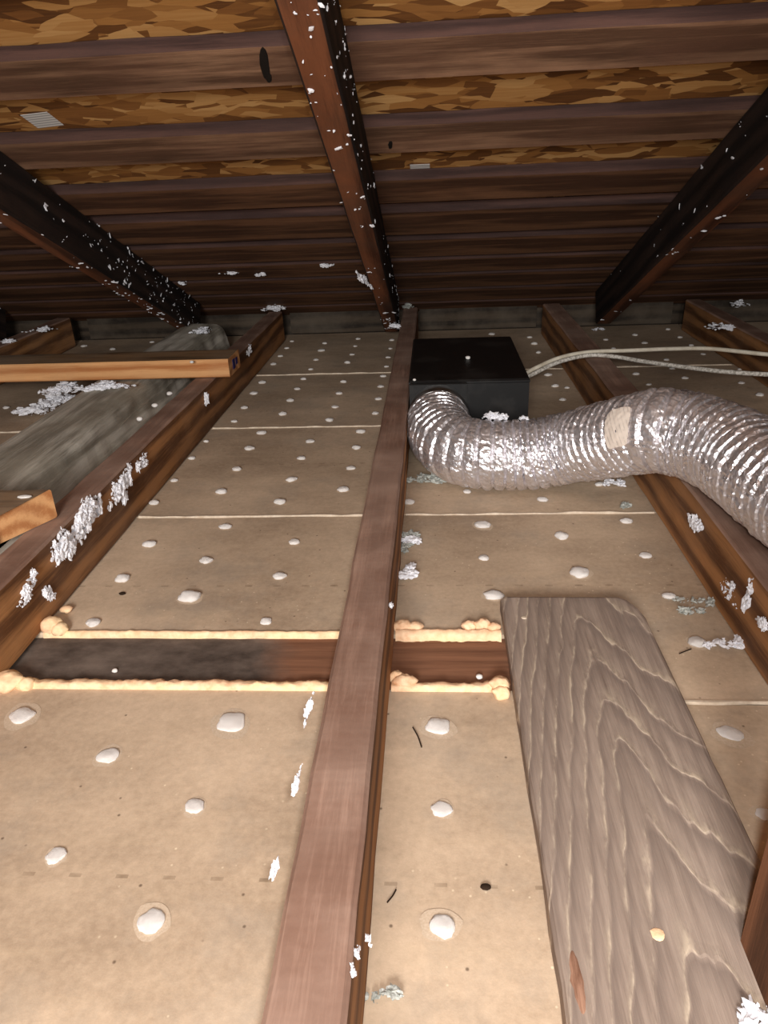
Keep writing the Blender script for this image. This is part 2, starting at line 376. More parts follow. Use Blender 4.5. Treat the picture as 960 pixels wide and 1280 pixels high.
# ------------------------------------------------------------------ floor: gypsum lath between the joists
JH = .0875
slab = merge([box_bm(-1.9, 1.5, -.6, .563, -.021, -.0097), box_bm(-1.9, 1.5, .660, 2.30, -.021, -.0097)])
floor = tag(link('floor', mesh('floor', *slab, M['plaster_slab'])), kind='structure')
SEAM = [2.262, 1.7684, 1.362, .9556, .5492, .1428, -.2636, -.60]
SEG = [(-1.9, -1.116), (-1.116, -.4675), (-.4675, -.0671), (-.0671, .336), (.336, .734), (.734, 1.5)]
boards = []
def lath_board(x0, x1, y0, y1, yc=None):
    yc = yc if yc is not None else (y0 + y1) / 2 + .006
    g = .0012
    xm = (x0 + x1) / 2
    o = link('lath_board', mesh('lath_board', *box_bm(x0 + g - xm, x1 - g - xm, y0 + g - yc, y1 - g - yc, -.0095, rng.uniform(-.0006, 0), .0018), M['lath_paper']), floor, (xm, yc, 0))
    boards.append((x0, x1, y0, y1, o)); return o
def notched_board(x0, xn, x1, y0, yn, y1, yc):
    g = .0012; xm = (x0 + x1) / 2
    P = [(x0 + g, yn + g), (xn + g, yn + g), (xn + g, y0 + g), (x1 - g, y0 + g), (x1 - g, y1 - g), (x0 + g, y1 - g)]
    V = [(x - xm, y - yc, z) for z in (-.0095, 0) for x, y in P]
    Fc = [tuple(range(5, -1, -1)), tuple(range(6, 12))] + [(k, (k + 1) % 6, 6 + (k + 1) % 6, 6 + k) for k in range(6)]
    o = link('lath_board', mesh('lath_board', V, Fc, M['lath_paper']), floor, (xm, yc, 0)); boards.append((x0, x1, y0, y1, o)); return o
GAP0, GAP1 = .567, .655
for x0, x1 in SEG:
    for i in range(len(SEAM) - 1):
        y1, y0 = SEAM[i], SEAM[i + 1]; yc = y0 + .2032 + .006
        if abs(x0 + .4675) < .01 and i == 3: lath_board(x0, x1, GAP1, y1, yc)
        elif abs(x0 + .4675) < .01 and i == 4: lath_board(x0, x1, y0, GAP0, yc)
        elif abs(x0 + .0671) < .01 and i == 3: notched_board(x0, .14, x1, y0, GAP1, y1, yc)
        elif abs(x0 + .0671) < .01 and i == 4: lath_board(x0, .14, y0, GAP0, yc); lath_board(.14, x1, y0, y1, yc)
        else: lath_board(x0, x1, y0, y1, yc)
# plaster squeezed up through the seams
def ridge(x0, x1, y, wd, seed):
    n = int((x1 - x0) / .008); V, Fc = [], []
    for i in range(n + 1):
        x = -(x1 - x0) / 2 + (x1 - x0) * i / n
        a = wd * (.75 + .7 * N((x * 20, 0, 0), 1, seed)); h = .0026 * (.8 + .8 * N((x * 31, 0, 0), 1, seed + 4)); c = .0022 * N((x * 9, 0, 0), 1, seed + 8)
        V += [(x, c - a / 2, -.0004), (x, c - a / 4, h), (x, c + a / 4, h), (x, c + a / 2, -.0004)]
    for i in range(n):
        for k in range(3): Fc.append((i * 4 + k, (i + 1) * 4 + k, (i + 1) * 4 + k + 1, i * 4 + k + 1))
    link('plaster_ridge', mesh('plaster_ridge', V, Fc, M['plaster_ridge']), floor, ((x0 + x1) / 2, y, 0))
for k, (a, b) in enumerate([(-1.09, -.49), (-.445, -.09), (-.044, .311), (.362, .71), (.757, 1.4)]):
    for i, sy in enumerate((1.7684, 1.362, .9556)):
        ridge(a, b, sy, .0052 if i else .004, k * 3 + i)
ridge(.215, .311, .5492, .006, 77); ridge(.362, .71, .5492, .006, 78); ridge(-1.09, -.49, .5492, .006, 79)

# plaster keys: plugs of plaster pushed through the holes of the lath
KEYS = [  # (x, y, width in pixels) read from the photograph, set on the lath
 (365,427,5),(406,429.5,6),(447.5,424,6),(490,425.5,6),(358.5,435.5,6),(401.7,438.5,9),(444,433,5),(488,436,5),(350.5,445.5,7),(395,450,7),(440,443.5,6),(485,447,6),
 (342,455.5,8),(388.5,462,6),(434.5,453.5,8),(483,458.5,6),(328,478.5,10),(379.5,474,8),(429.5,477.5,9),(479,470.5,8),(317.7,492,10),(371.5,486.5,8),(424,492,9),(476,483.5,8),
 (305.7,510,9),(363,501,9),(419,509,9),(473,499,9),(293,527,8),(353.5,518,10),(412,525.5,10),(469.5,517,8),
 (327,541.5,12),(387.7,552,11),(451,540,12),(312,561,12),(377,573,11),(445.5,560,11),(296,587,12),(364.5,600,13),(438.5,585.5,11),(277,615,14),(350,628,15),(429,612.5,14),
 (258,552,7),(240,573,9),(218,601,9),(193,629,12),
 (282,659,15),(258,701,16),(238,747,26),(187,681,17),(154,724,18),(117,779,17),(368,678,14),(350,721,16),(333,777,15),
 (28,895,32),(135,945,25),(70,1070,24),(290,903,36),(243,1008,23),(190,1152,34),
 (512,600,8),(511,628,14),(603,657,19),(702,671,17),(605,698,13),(725,717,24),(617,745,22),(783,652,14),(807,695,14),(836,746,16),(678,625,13),(749,606,11),(584,615,10),
 (872,804,23),(913,917,30),(955,1018,20),(548,908,30),(552,1012,24),(553,1158,32),
 (662,422,6),(668,430,8),(673,441,7),(685,469,9),(694,483,9),(709,485,6),(703.5,500,8),(615,418,8),(720,517,8),
 (757,425,6),(767,436,6),(794,419,7),(806,429,7),(835,412,6),(850,422,6),(864,432,6),(879,443,6),(833,450,7),(840,461,7),(856,473,8),(795,468,8),(811,481,7),(927,479,8),(950,494,10),(925,462,6),
 (105,433,7),(141,437,7),(89,444,5),(8,510,9),(160,415,5),(190,428,6)]
def key_mesh(seed, flat=.4, top=None):
    V = []
    for q in ICO3_V:
        k = 1 + .22 * N(q, 1.4, seed) + .12 * N(q, 4, seed + 3)
        x, y, z = q.x * k, q.y * k, q.z * k
        V.append((x, y, max(z * flat + .12, -.06) + (.06 * N(q, 7, seed) if z > 0 else 0)))
    return mesh('plaster_key', V, ICO3_F, M['plaster'], True)
KM = [key_mesh(3.1 * i) for i in range(8)]
for x, y, wpx in KEYS:
    p = on_z(x, y, 0.); dep = (p - CO).dot(CF); d = min(max(wpx * dep / F, .011), .0265)
    bd = next((b for b in boards if b[0] <= p.x <= b[1] and b[2] <= p.y <= b[3]), None)
    if not bd: continue
    o = link('plaster_key', rng.choice(KM), bd[4], (p.x - bd[4].location.x, p.y - bd[4].location.y, 0))
    s = d / 2; o.scale = (s * rng.uniform(.95, 1.1), s * rng.uniform(.85, 1.05), s * (rng.uniform(.45, .65) if y > 850 else rng.uniform(.95, 1.25))); o.rotation_euler.z = rng.uniform(-.5, .5)

smear_me = mesh('plaster_smear', [(0, 0, .0003)] + [(math.cos(a) * (1 + .09 * math.sin(3 * a + 1) + .04 * math.sin(7 * a)), math.sin(a) * (1 + .08 * math.cos(2 * a)), .00008) for a in [k * math.pi / 12 for k in range(24)]], [(0, 1 + k, 1 + (k + 1) % 24) for k in range(24)], M['smear'])
for x, y, wpx in KEYS:
    if wpx < 19: continue
    p = on_z(x, y, 0.); bd = next((b for b in boards if b[0] <= p.x <= b[1] and b[2] <= p.y <= b[3]), None)
    if bd:
        d = min(wpx * (p - CO).dot(CF) / F, .0265) * rng.uniform(.62, .85)
        o = link('plaster_smear', smear_me, bd[4], (p.x - bd[4].location.x + rng.uniform(-.002, .002), p.y - bd[4].location.y + rng.uniform(-.002, .002), 0)); o.scale = (d, d * .9, 1); o.rotation_euler.z = rng.uniform(0, 6)
# ------------------------------------------------------------------ roof
ZR, TR = .9393, .4064
ceiling = tag(link('ceiling', None), kind='structure'); ceiling.location = (0, 0, ZR); ceiling.rotation_euler = (-TR, 0, 0)
RD = .092                                                   # rafter depth; the battens are nailed across the top of the rafters
def roof_pt(X, s, d): return Vector((X, s * math.cos(TR) + d * math.sin(TR), ZR - s * math.sin(TR) + d * math.cos(TR)))
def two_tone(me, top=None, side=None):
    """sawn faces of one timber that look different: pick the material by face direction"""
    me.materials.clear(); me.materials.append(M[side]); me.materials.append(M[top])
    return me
BATTENS = [(1.076, 1.165), (1.286, 1.376), (1.480, 1.583), (1.632, 1.762), (1.796, 1.915), (1.940, 2.045), (2.068, 2.19), (2.212, 2.335), (2.355, 2.45)] + [(1.076 - .2085 * k, 1.165 - .2085 * k) for k in range(1, 13)]
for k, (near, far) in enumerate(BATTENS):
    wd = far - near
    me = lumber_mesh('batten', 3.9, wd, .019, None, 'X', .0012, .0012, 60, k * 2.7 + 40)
    two_tone(me, 'batten_wood' if k in (0, 1, 9) else 'batten_dark_wood', 'batten_edge_shade')
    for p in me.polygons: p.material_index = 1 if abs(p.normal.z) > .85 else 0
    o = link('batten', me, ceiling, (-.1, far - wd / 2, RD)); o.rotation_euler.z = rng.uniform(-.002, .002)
    if k == 0: bat0 = o
    if k == 1: bat1 = o
for x0, x1 in ((-2.05, -.121), (-.119, 1.85)):
    for s0, s1 in ((-1.6, -.077), (-.073, 1.143), (1.147, 2.46)):
        o = link('strand_panel', mesh('strand_panel', *box_bm(x0 - (x0 + x1) / 2, x1 - (x0 + x1) / 2, (s0 - s1) / 2, (s1 - s0) / 2, 0, .012), M['strand_board']), ceiling, ((x0 + x1) / 2, (s0 + s1) / 2, RD + .0193))
# paper stickers under the strand board, and the tar smears on the battens
_ci = Matrix.Translation((0, 0, ZR)) @ Matrix.Rotation(-TR, 4, 'X')
def roof_hit(x, y, d):
    n = Vector((0, math.sin(TR), math.cos(TR))); p0 = roof_pt(0, 0, d); r = ray(x, y)
    return CO + r * ((p0 - CO).dot(n) / r.dot(n))
def roof_local(p): return _ci.inverted() @ p
def sticker(x, y, w_, h_, rot):
    p = roof_local(roof_hit(x, y, RD + .0192))
    o = link('paper_sticker', mesh('paper_sticker', *box_bm(-w_ / 2, w_ / 2, -h_ / 2, h_ / 2, -.0006, -.0001, .0001), M['paper_sticker']), ceiling, (p.x, p.y, RD + .0192)); o.rotation_euler.z = rot
sticker(53, 150, .044, .04, -.12); sticker(525, 210, .034, .03, 0)
def smear(parent, x, y, w_, l_, rot):
    p = roof_local(roof_hit(x, y, RD)); V = []
    for q in ICO2_V:
        V.append((q.x * w_ * (1 + .3 * N(q, 2, x)), q.y * l_ * (1 + .2 * N(q, 2, y)), q.z * .0012))
    o = link('tar_smear', mesh('tar_smear', V, ICO2_F, M['tar']), parent, (p.x - parent.location.x, p.y - parent.location.y, -.0002)); o.rotation_euler.z = rot
smear(bat0, 331, 80, .006, .037, .16); smear(bat1, 488, 181, .0035, .014, .1); smear(bat0, 336, 97, .004, .012, .2)

# rafters
RAFT_END = 2.30
def rafter(x0, x1, label, end=RAFT_END, specks=(40, 50), seed=1, side=1):
    L = end + 1.6
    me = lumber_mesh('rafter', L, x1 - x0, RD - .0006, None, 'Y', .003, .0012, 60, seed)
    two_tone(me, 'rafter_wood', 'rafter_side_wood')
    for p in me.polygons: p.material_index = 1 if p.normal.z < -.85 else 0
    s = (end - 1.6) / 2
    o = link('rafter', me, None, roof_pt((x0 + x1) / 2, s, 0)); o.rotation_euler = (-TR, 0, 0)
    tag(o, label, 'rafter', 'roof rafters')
    R = random.Random(seed * 11); parts = []; w_ = x1 - x0; hot = [R.uniform(.8, end) for i in range(9)]
    for i in range(specks[0]):        # flecks under the rafter
        y = min(R.choice(hot) + R.gauss(0, .09), end - .05) - s; x = R.uniform(-w_ / 2, w_ / 2)
        for k in range(R.choice((1, 1, 1, 2, 3))):
            parts.append(flake(R, Vector((x + R.uniform(-.004, .004), y + R.uniform(-.006, .006), -.0008)), R.choice((.001, .0014, .002, .0034)), Vector((1, 0, 0)), Vector((0, 1, 0)), Vector((0, 0, -1)), .3, 2.4))
    for i in range(specks[1]):
        y = min(R.choice(hot) + R.gauss(0, .10), end - .03) - s; z = RD * R.random() ** .8
        for k in range(R.choice((1, 1, 2, 3))):
            parts.append(flake(R, Vector((side * (w_ / 2 + .0008), y + R.uniform(-.006, .006), min(max(z + R.uniform(-.005, .005), .002), RD - .002))), R.choice((.0008, .001, .0014, .003)), Vector((0, 1, 0)), Vector((0, 0, 1)), Vector((side, 0, 0)), .3, 2.4))
    q = link('insulation_specks', mesh('insulation_specks', *merge(parts), M['fluff']), o); tag(q, kind='stuff')
    return o
RX = {'l': (-.717, -.675), 'c': (-.142, -.1002), 'r': (.45, .492), 'll': (-1.31, -1.268), 'rr': (1.04, 1.082)}
rc = rafter(*RX['c'], 'rust brown rafter above the long joist beside the black fan housing', 2.30, (70, 90), 2, 1)
rl = rafter(*RX['l'], 'dark dusty rafter meeting the eave at the far end of the rough grey beam', 2.27, (60, 130), 3, 1)
rr = rafter(*RX['r'], 'dark rafter rising above the two pale cables', 2.27, (40, 50), 4, -1)
rafter(*RX['ll'], 'black shadowed rafter beyond the fresh orange stud', 2.28, (24, 30), 5, 1)
rafter(*RX['rr'], 'shadowed rafter over the last joist behind the foil duct', 2.28, (16, 20), 6, -1)

# ------------------------------------------------------------------ joists
def joist(x0, x1, label, seed, y0=-.55, y1=2.165):
    me = lumber_mesh('joist', y1 - y0, x1 - x0, JH, None, 'Y', .003, .0014, 56, seed)
    two_tone(me, 'joist_top_wood', 'joist_wood')
    for p in me.polygons: p.material_index = 1 if p.normal.z > .6 else 0
    o = link('joist', me, None, ((x0 + x1) / 2, (y0 + y1) / 2, 0)); return tag(o, label, 'joist', 'ceiling joists')
joist(-.088, -.0462, 'long flat-topped joist running straight past the left side of the black fan housing', 1)
joist(-.4884, -.4466, 'joist carrying the fresh orange stud, big white fluff stuck to its face', 2)
joist(.3125, .3615, 'joist that the silver foil duct is draped over', 3)
joist(.713, .755, 'dark joist under the far ends of the pale cables', 4)
joist(-1.137, -1.095, 'dim joist under the fresh orange stud, beyond the rough grey beam', 5)

# eave blocking that closes the far end
blk = tag(link('wall_back', None), kind='structure'); blk.location = (0, 2.264, 0)
for i, (a, b) in enumerate(((-1.9, -1.14), (-1.092, -.491), (-.444, -.09), (-.044, .31), (.364, .711), (.758, 1.5))):
    link('blocking', lumber_mesh('blocking', b - a, .03, .066, M['blocking_wood'], 'X', .002, .001, 20, 60 + i), blk, ((a + b) / 2, .0155, 0))
link('blocking', lumber_mesh('blocking', 3.4, .03, .10, M['blocking_wood'], 'X', .002, .001, 40, 70), blk, (-.2, .06, -.03))

# ------------------------------------------------------------------ wall plate in the gap, with its foam beads
pl = link('wall_plate', lumber_mesh('wall_plate', .66, .092, .038, M['plate_wood'], 'X', .003, .0012, 30, 8), None, (-.175, .6115, -.0425))
tag(pl, 'stained wooden wall plate showing in the gap between lath boards', 'plate')
def foam(label, x0, x1, y, seed, blobs=(), wd=.011, rag=0., side=1, ht=.007):
    n = int((x1 - x0) / .0025); V, Fc = [], []; xm = (x0 + x1) / 2; K = 9
    for i in range(n + 1):
        x = x0 - xm + (x1 - x0) * i / n
        a = wd * (1 + .22 * N((x * 40, 0, 0), 1, seed) + rag * abs(N((x * 95, 0, 0), 1, seed + 3)) + .35 * rag * N((x * 18, 0, 0), 1, seed + 6))
        h = ht * (1 + .35 * N((x * 60, 0, 0), 1, seed + 5) + rag * .5 * abs(N((x * 120, 0, 0), 1, seed + 1)))
        for k in range(K):
            th = math.pi * k / (K - 1)
            yy = -math.cos(th) * (a if side * math.cos(th) < 0 else wd * .55)
            zz = math.sin(th) * h * (1 + .3 * N((x * 150, k * 1.7, 0), 1, seed + 2)) - .0042 * (1 - math.sin(th)) * (1 if side * math.cos(th) < 0 else .05)
            V.append((x, yy, zz))
    for i in range(n):
        for k in range(K - 1): Fc.append((i * K + k, i * K + k + 1, (i + 1) * K + k + 1, (i + 1) * K + k))
    parts = [(V, [f[::-1] for f in Fc])]
    for (bx, by, bz, br, fl) in blobs:
        parts.append(([(bx - xm + q.x * br * (1 + .35 * N(q, 1.6, seed + bx * 50)), by - y + q.y * br * .8 * (1 + .35 * N(q, 2, seed + 4 + bx * 50) + .22 * N(q, 5, seed + bx * 90)), bz + q.z * br * fl * (1 + .3 * N(q, 2.5, seed))) for q in ICO3_V], ICO3_F))
    o = link('foam_bead', mesh('foam_bead', *merge(parts), M['foam'], True), None, (xm, y, 0)); return tag(o, label, 'foam')
foam('smooth peach foam bead along the gap, curling up at the fluffy joist', -.443, -.092, .6575, 1, [(-.436, .664, .006, .013, .8), (-.425, .659, .004, .010, .8)], .0042, .1, -1, .0028)
foam('knobbly peach foam bead along the gap with a yellow lump at the fluffy joist', -.443, -.090, .5655, 2, [(-.434, .566, .005, .016, .6), (-.415, .564, .003, .010, .7)], .0085, .9, 1, .005)
foam('ragged peach foam along the far edge of the gap, touching the grey plank', -.045, .0690, .6575, 3, [(-.038, .667, .003, .011, .7), (-.024, .666, .003, .009, .7), (.035, .667, .004, .008, .8), (.050, .668, .004, .009, .9), (.062, .664, .004, .007, .8)], .007, .6, -1, .005)
foam('peach foam along the near edge of the gap with a lump against the grey plank', -.045, .0690, .5655, 4, [(-.040, .578, .004, .008, .9), (-.032, .571, .004, .011, .7), (.060, .565, .006, .0105, .8), (.061, .556, .004, .009, .8), (.060, .574, .003, .007, .8)], .008, 1.0, 1, .005)
p = on_z(84, 765, 0); V = [(q.x * .0075 * (1 + .4 * N(q, 2, 3)), q.y * .0065 * (1 + .4 * N(q, 2, 8)), .004 + q.z * .004) for q in ICO2_V]
tag(link('foam_crumb', mesh('foam_crumb', V, ICO2_F, M['foam'], True), None, p), 'small loose yellow foam crumb lying on lath beside the fluffy joist', 'foam')

# ------------------------------------------------------------------ grey plank on the lath
def plank():
    x0, x1, y0, y1, th = .071, .2215, -.35, .7005, .022
    out = [(x0, y0), (x1, y0), (x1, y1 - .040), (x1 - .003, y1 - .024), (x1 - .011, y1 - .007), (x1 - .018, y1 - .001), (x0 + .003, y1), (x0, y1 - .003)]
    # subdivide the long left edge so that it can be splintered
    P = []
    for i in range(len(out)):
        a, b = out[i], out[(i + 1) % len(out)]; L = math.hypot(b[0] - a[0], b[1] - a[1]); k = max(1, int(L / .02))
        for j in range(k):
            tt = j / k; P.append((a[0] + (b[0] - a[0]) * tt, a[1] + (b[1] - a[1]) * tt))
    n = len(P); xm, ym = (x0 + x1) / 2, (y0 + y1) / 2; V = []
    for lev, (z, ins) in enumerate(((0, .001), (.003, 0), (th - .004, .0), (th - .001, .0018), (th, .005))):
        for x, y in P:
            dx, dy = (xm - x), 0
            e = .0022 * N((x * 30, y * 26, lev * .4), 1, 3.3) * (1 if lev else .5)
            sx = 1 if x < xm else -1
            V.append((x - xm + sx * (ins + abs(e)), y - ym - (ins if y > y1 - .05 else 0), z))
    Fc = []
    for l in range(4):
        for k in range(n):
            j = (k + 1) % n; Fc.append((l * n + k, l * n + j, (l + 1) * n + j, (l + 1) * n + k))
    Fc.append(tuple(range(n - 1, -1, -1))); Fc.append(tuple(4 * n + k for k in range(n)))
    o = link('plank', mesh('plank', V, Fc, M['plank_wood']), None, (xm, ym, 0.0002)); return o
PL = tag(plank(), 'wide grey weathered plank lying on the lath, one corner rounded off', 'plank')
for x, y, r in ((822, 1168, .0045), (655, 772, .003)):
    p = on_z(x, y, .0222)
    V = [(q.x * r * (1 + .3 * N(q, 2, x)), q.y * r, q.z * .0009) for q in ICO2_V]
    link('nail_stain', mesh('nail_stain', V, ICO2_F, M['foam' if r > .004 else 'plaster_ridge']), PL, p - PL.location)

p0, p1 = on_z(716, 1188, .0222), on_z(728, 1268, .0222); V = [(q.x * .0032 * (1 + .4 * N(q, 3, 2)), q.y * (p1 - p0).length / 2, q.z * .0008) for q in ICO3_V]
bs = link('bark_streak', mesh('bark_streak', V, ICO3_F, M['bark']), PL, (p0 + p1) / 2 - PL.location); bs['label'] = 'reddish brown bark streak'
# post at the right, standing on the plank
ptop = ZR - math.tan(TR) * .262 + RD / math.cos(TR) - .012
me = lumber_mesh('post', ptop - .0225, .038, .088, M['post_wood'], 'Z', .006, .001, 16, 5)
for v in me.vertices: pass
po = link('post', me, None, (.2035, .2195, .0225)); tag(po, 'upright brown stud standing on the grey weathered plank', 'post')

# ------------------------------------------------------------------ left bay: rough beam, fresh studs
def rough_beam():
    L, x0, x1, H = 2.02 - .18, -.704, -.575, .0868; n = 160; K = 48; V, Fc = [], []
    prof = []
    hw = (x1 - x0) / 2
    for k in range(K):      # rounded-square section, the edge towards the joist is waney
        a = 2 * math.pi * k / K; c, s = math.cos(a), math.sin(a); q = (abs(c) ** 9 + abs(s) ** 9) ** (-1 / 9)
        prof.append((c * q * hw, (s * q * .5 + .5) * H))
    for i in range(n + 1):
        y = -L / 2 + L * i / n
        for k, (x, z) in enumerate(prof):
            wn = .008 * N((y * 4, z * 9, x * 9), 1, 4) + .003 * N((y * 22, z * 30, x * 30), 1, 9)
            up = max(0, z / H - .25); right = max(0, x / hw)
            xx = x + (wn * 1.2 - .012 * up * right * (1 + N((y * 6, 0, 0), 1, 2)))* right
            zz = z - (.012 * right ** 3 * up * (1 + .9 * N((y * 8, 1, 0), 1, 6)) if z > H * .6 else 0) + (.0016 * N((y * 18, x * 40, 0), 1, 12) - .0018 if z > H * .7 else 0)
            V.append((xx, y, max(zz, 0)))
    for i in range(n):
        for k in range(K):
            j = (k + 1) % K; Fc.append((i * K + k, i * K + j, (i + 1) * K + j, (i + 1) * K + k))
    Fc.append(tuple(range(K - 1, -1, -1))); Fc.append(tuple(n * K + k for k in range(K)))
    return link('rough_beam', mesh('rough_beam', V, [f[::-1] for f in Fc], M['weathered_wood']), None, ((x0 + x1) / 2, 1.10, 0))
tag(rough_beam(), 'rough grey weathered beam with a waney edge lying beside the fluffy joist', 'beam')
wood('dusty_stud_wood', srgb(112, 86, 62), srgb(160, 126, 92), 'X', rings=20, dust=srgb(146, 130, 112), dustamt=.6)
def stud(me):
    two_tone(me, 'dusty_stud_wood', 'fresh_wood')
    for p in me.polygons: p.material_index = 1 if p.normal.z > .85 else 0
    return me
fs = link('fresh_stud', stud(lumber_mesh('fresh_stud', .95, .089, .037, M['fresh_wood'], 'X', .002, .0006, 24, 3)), None, (-.888, 1.467, JH + .0008))
tag(fs, 'long fresh orange stud lying across the joists, blue ink on its end', 'stud')
for a, b, c, d in ((-.014, .004, .008, .028), (.010, .024, .012, .026)):
    link('ink_mark', mesh('ink_mark', *box_bm(.4746, .4756, a, b, c, d, .0002), M['blue_print']), fs)
ss = link('short_stud', stud(lumber_mesh('short_stud', .34, .089, .037, M['fresh_wood'], 'X', .002, .0006, 12, 9, mitre=-.044)), None, (-.634, .7325, JH + .0008))
tag(ss, 'short fresh stud with knotty cut end grain resting on the joist and the rough beam', 'stud')

# ------------------------------------------------------------------ fan housing
BX0, BX1, BY0, BY1, BH = -.044, .163, 1.235, 1.575, .1235
fan = tag(link('fan_housing', None), 'black exhaust fan housing between joists with a foil duct on its front', 'fan'); fan.location = ((BX0 + BX1) / 2, (BY0 + BY1) / 2, 0)
hx, hy = (BX1 - BX0) / 2, (BY1 - BY0) / 2
link('housing_body', mesh('housing_body', *box_bm(-hx, hx, -hy, hy, .0003, BH - .004, .003), M['black_housing']), fan)
link('housing_lid', mesh('housing_lid', *box_bm(-hx - .001, hx + .001, -hy - .001, hy + .001, BH - .0085, BH, .003), M['black_housing']), fan)
link('port_plate', mesh('port_plate', *box_bm(-hx + .001, -hx + .100, -hy - .009, -hy, .002, BH - .003, .002), M['black_housing']), fan)
link('metal_tab', mesh('metal_tab', *box_bm(.048, .074, -hy - .0012, -hy, .046, .0495, .0003), M['galvanised']), fan)
link('cable_clamp', mesh('cable_clamp', *box_bm(hx, hx + .010, .004, .034, .060, .084, .002), M['black_housing']), fan)
CX, CZ, CRAD = .006, .0645, .0515
V, Fc = [], []
for yy, r in ((0, CRAD), (-.034, CRAD), (-.034, CRAD + .0016), (-.032, CRAD + .0022), (-.029, CRAD + .0016), (-.018, CRAD + .0012), (-.016, CRAD + .0022), (-.014, CRAD + .0012), (0, CRAD + .0012)):
    for k in range(40):
        a = 2 * math.pi * k / 40; V.append((CX - fan.location.x + r * math.cos(a), -hy - .009 + yy, CZ + r * math.sin(a)))
for i in range(8):
    for k in range(40): Fc.append((i * 40 + k, i * 40 + (k + 1) % 40, i * 40 + 40 + (k + 1) % 40, i * 40 + 40 + k))
link('collar', mesh('collar', V, Fc, M['galvanised'], True), fan)

# ------------------------------------------------------------------ foil duct
def duct():
    R0 = .0515
    ctrl = [(CX, BY0 - .0435, CZ), (CX + .001, BY0 - .068, CZ - .001), (.010, 1.130, .061), (.032, 1.076, .0575), (.073, 1.050, .057), (.140, 1.043, .058),
            on_z(718, 558, .078), on_z(768, 548, .112), on_z(820, 539, .144), on_z(870, 547, .148), on_z(920, 569, .147), on_z(960, 598, .146), (.365, .65, .146), (.37, .55, .146)]
    P = spline(ctrl, 40)
    # resample evenly
    S = [0.]
    for a, b in zip(P, P[1:]): S.append(S[-1] + (b - a).length)
    st = .0022; n = int(S[-1] / st); Q = []; j = 0
    for i in range(n + 1):
        s = i * st
        while j < len(S) - 2 and S[j + 1] < s: j += 1
        f = (s - S[j]) / max(1e-9, S[j + 1] - S[j]); Q.append(P[j].lerp(P[j + 1], f))
    K = 110; pitch = .0155; V, Fc = [], []; fr = []
    up = Vector((0, 0, 1)); R = random.Random(3)
    for i, p in enumerate(Q):
        t_ = (Q[min(i + 2, n)] - Q[max(i - 2, 0)]).normalized(); sd = t_.cross(up).normalized(); b = sd.cross(t_)
        fr.append((p, sd, b))
        for k in range(K):
            a = 2 * math.pi * k / K; s = i * st
            ph = (s / pitch + k / K) % 1.
            v = min(ph, 1 - ph)                                   # 0 at the wire
            rib = -.0046 * math.exp(-(v / .085) ** 2)
            dirv = sd * math.cos(a) + b * math.sin(a)
            c3 = p + dirv * R0
            cr = .0012 * N(c3, 45, 2) + .0016 * abs(N((a * 6 + s * 60, s * 110, 2), 1, 5)) + .0006 * N((a * 22, s * 190 + a * 9, 0), 1, 8)
            q_ = (p + dirv * (R0 + .0012 + rib + cr * (.35 + 1.3 * min(1, v / .22)) + R.uniform(-.0002, .0002)))
            q_.z = max(q_.z, .0008)
            if .3065 < q_.x < .3675: q_.z = max(q_.z, JH + .0022)      # squashed where it lies on the joist
            V.append(q_)
    for i in range(n):
        for k in range(K):
            j = (k + 1) % K
            Fc.append((i * K + k, (i + 1) * K + k, (i + 1) * K + j, i * K + j))
    Fc.append(tuple(n * K + k for k in range(K)))
    me = mesh('duct', V, [f[::-1] for f in Fc], M['foil'])
    o = link('duct', me); tag(o, 'crinkled silver foil duct curving from the black fan housing over a joist', 'duct')
    # sticker: a curved patch on the duct where the photograph shows it
    best = min(((i, k) for i in range(40, n - 40, 2) for k in range(0, K)), key=lambda ik: (lambda q: (q[0] - 768) ** 2 + (q[1] - 535) ** 2 + (4000 if (V[ik[0] * K + ik[1]] - fr[ik[0]][0]).dot(CO - fr[ik[0]][0]) < 0 else 0))(proj(V[ik[0] * K + ik[1]])))
    bi, bk = best; PV, PF = [], []; nu, nv = 14, 22
    for a_ in range(nu + 1):
        for b_ in range(nv + 1):
            u = (a_ / nu * 2 - 1); w_ = (b_ / nv * 2 - 1)
            # round the corners
            e = max(abs(u), abs(w_)); rr_ = (abs(u) ** 6 + abs(w_) ** 6) ** (1 / 6) or 1
            u2, w2 = u * e / rr_, w_ * e / rr_
            i = bi + u2 * .0155 / st; i0 = int(i); p, sd, b = fr[i0]; a = 2 * math.pi * bk / K + w2 * .024 / R0 + u2 * .06
            wr = .0009 * N((u2 * 3, w2 * 5, 0), 1, 4)
            PV.append(p + (fr[i0 + 1][0] - p) * (i - i0) + (sd * math.cos(a) + b * math.sin(a)) * (R0 + .0040 + wr))
    for a_ in range(nu):
        for b_ in range(nv):
            c_ = a_ * (nv + 1) + b_; PF.append((c_, c_ + 1, c_ + nv + 2, c_ + nv + 1))
    cen = sum(PV, Vector()) / len(PV)
    stk = link('paper_sticker', mesh('paper_sticker', [v - cen for v in PV], PF, M['duct_sticker'], True), o, cen)
    stk['label'] = 'off-white rounded paper sticker'
    return o
duct()

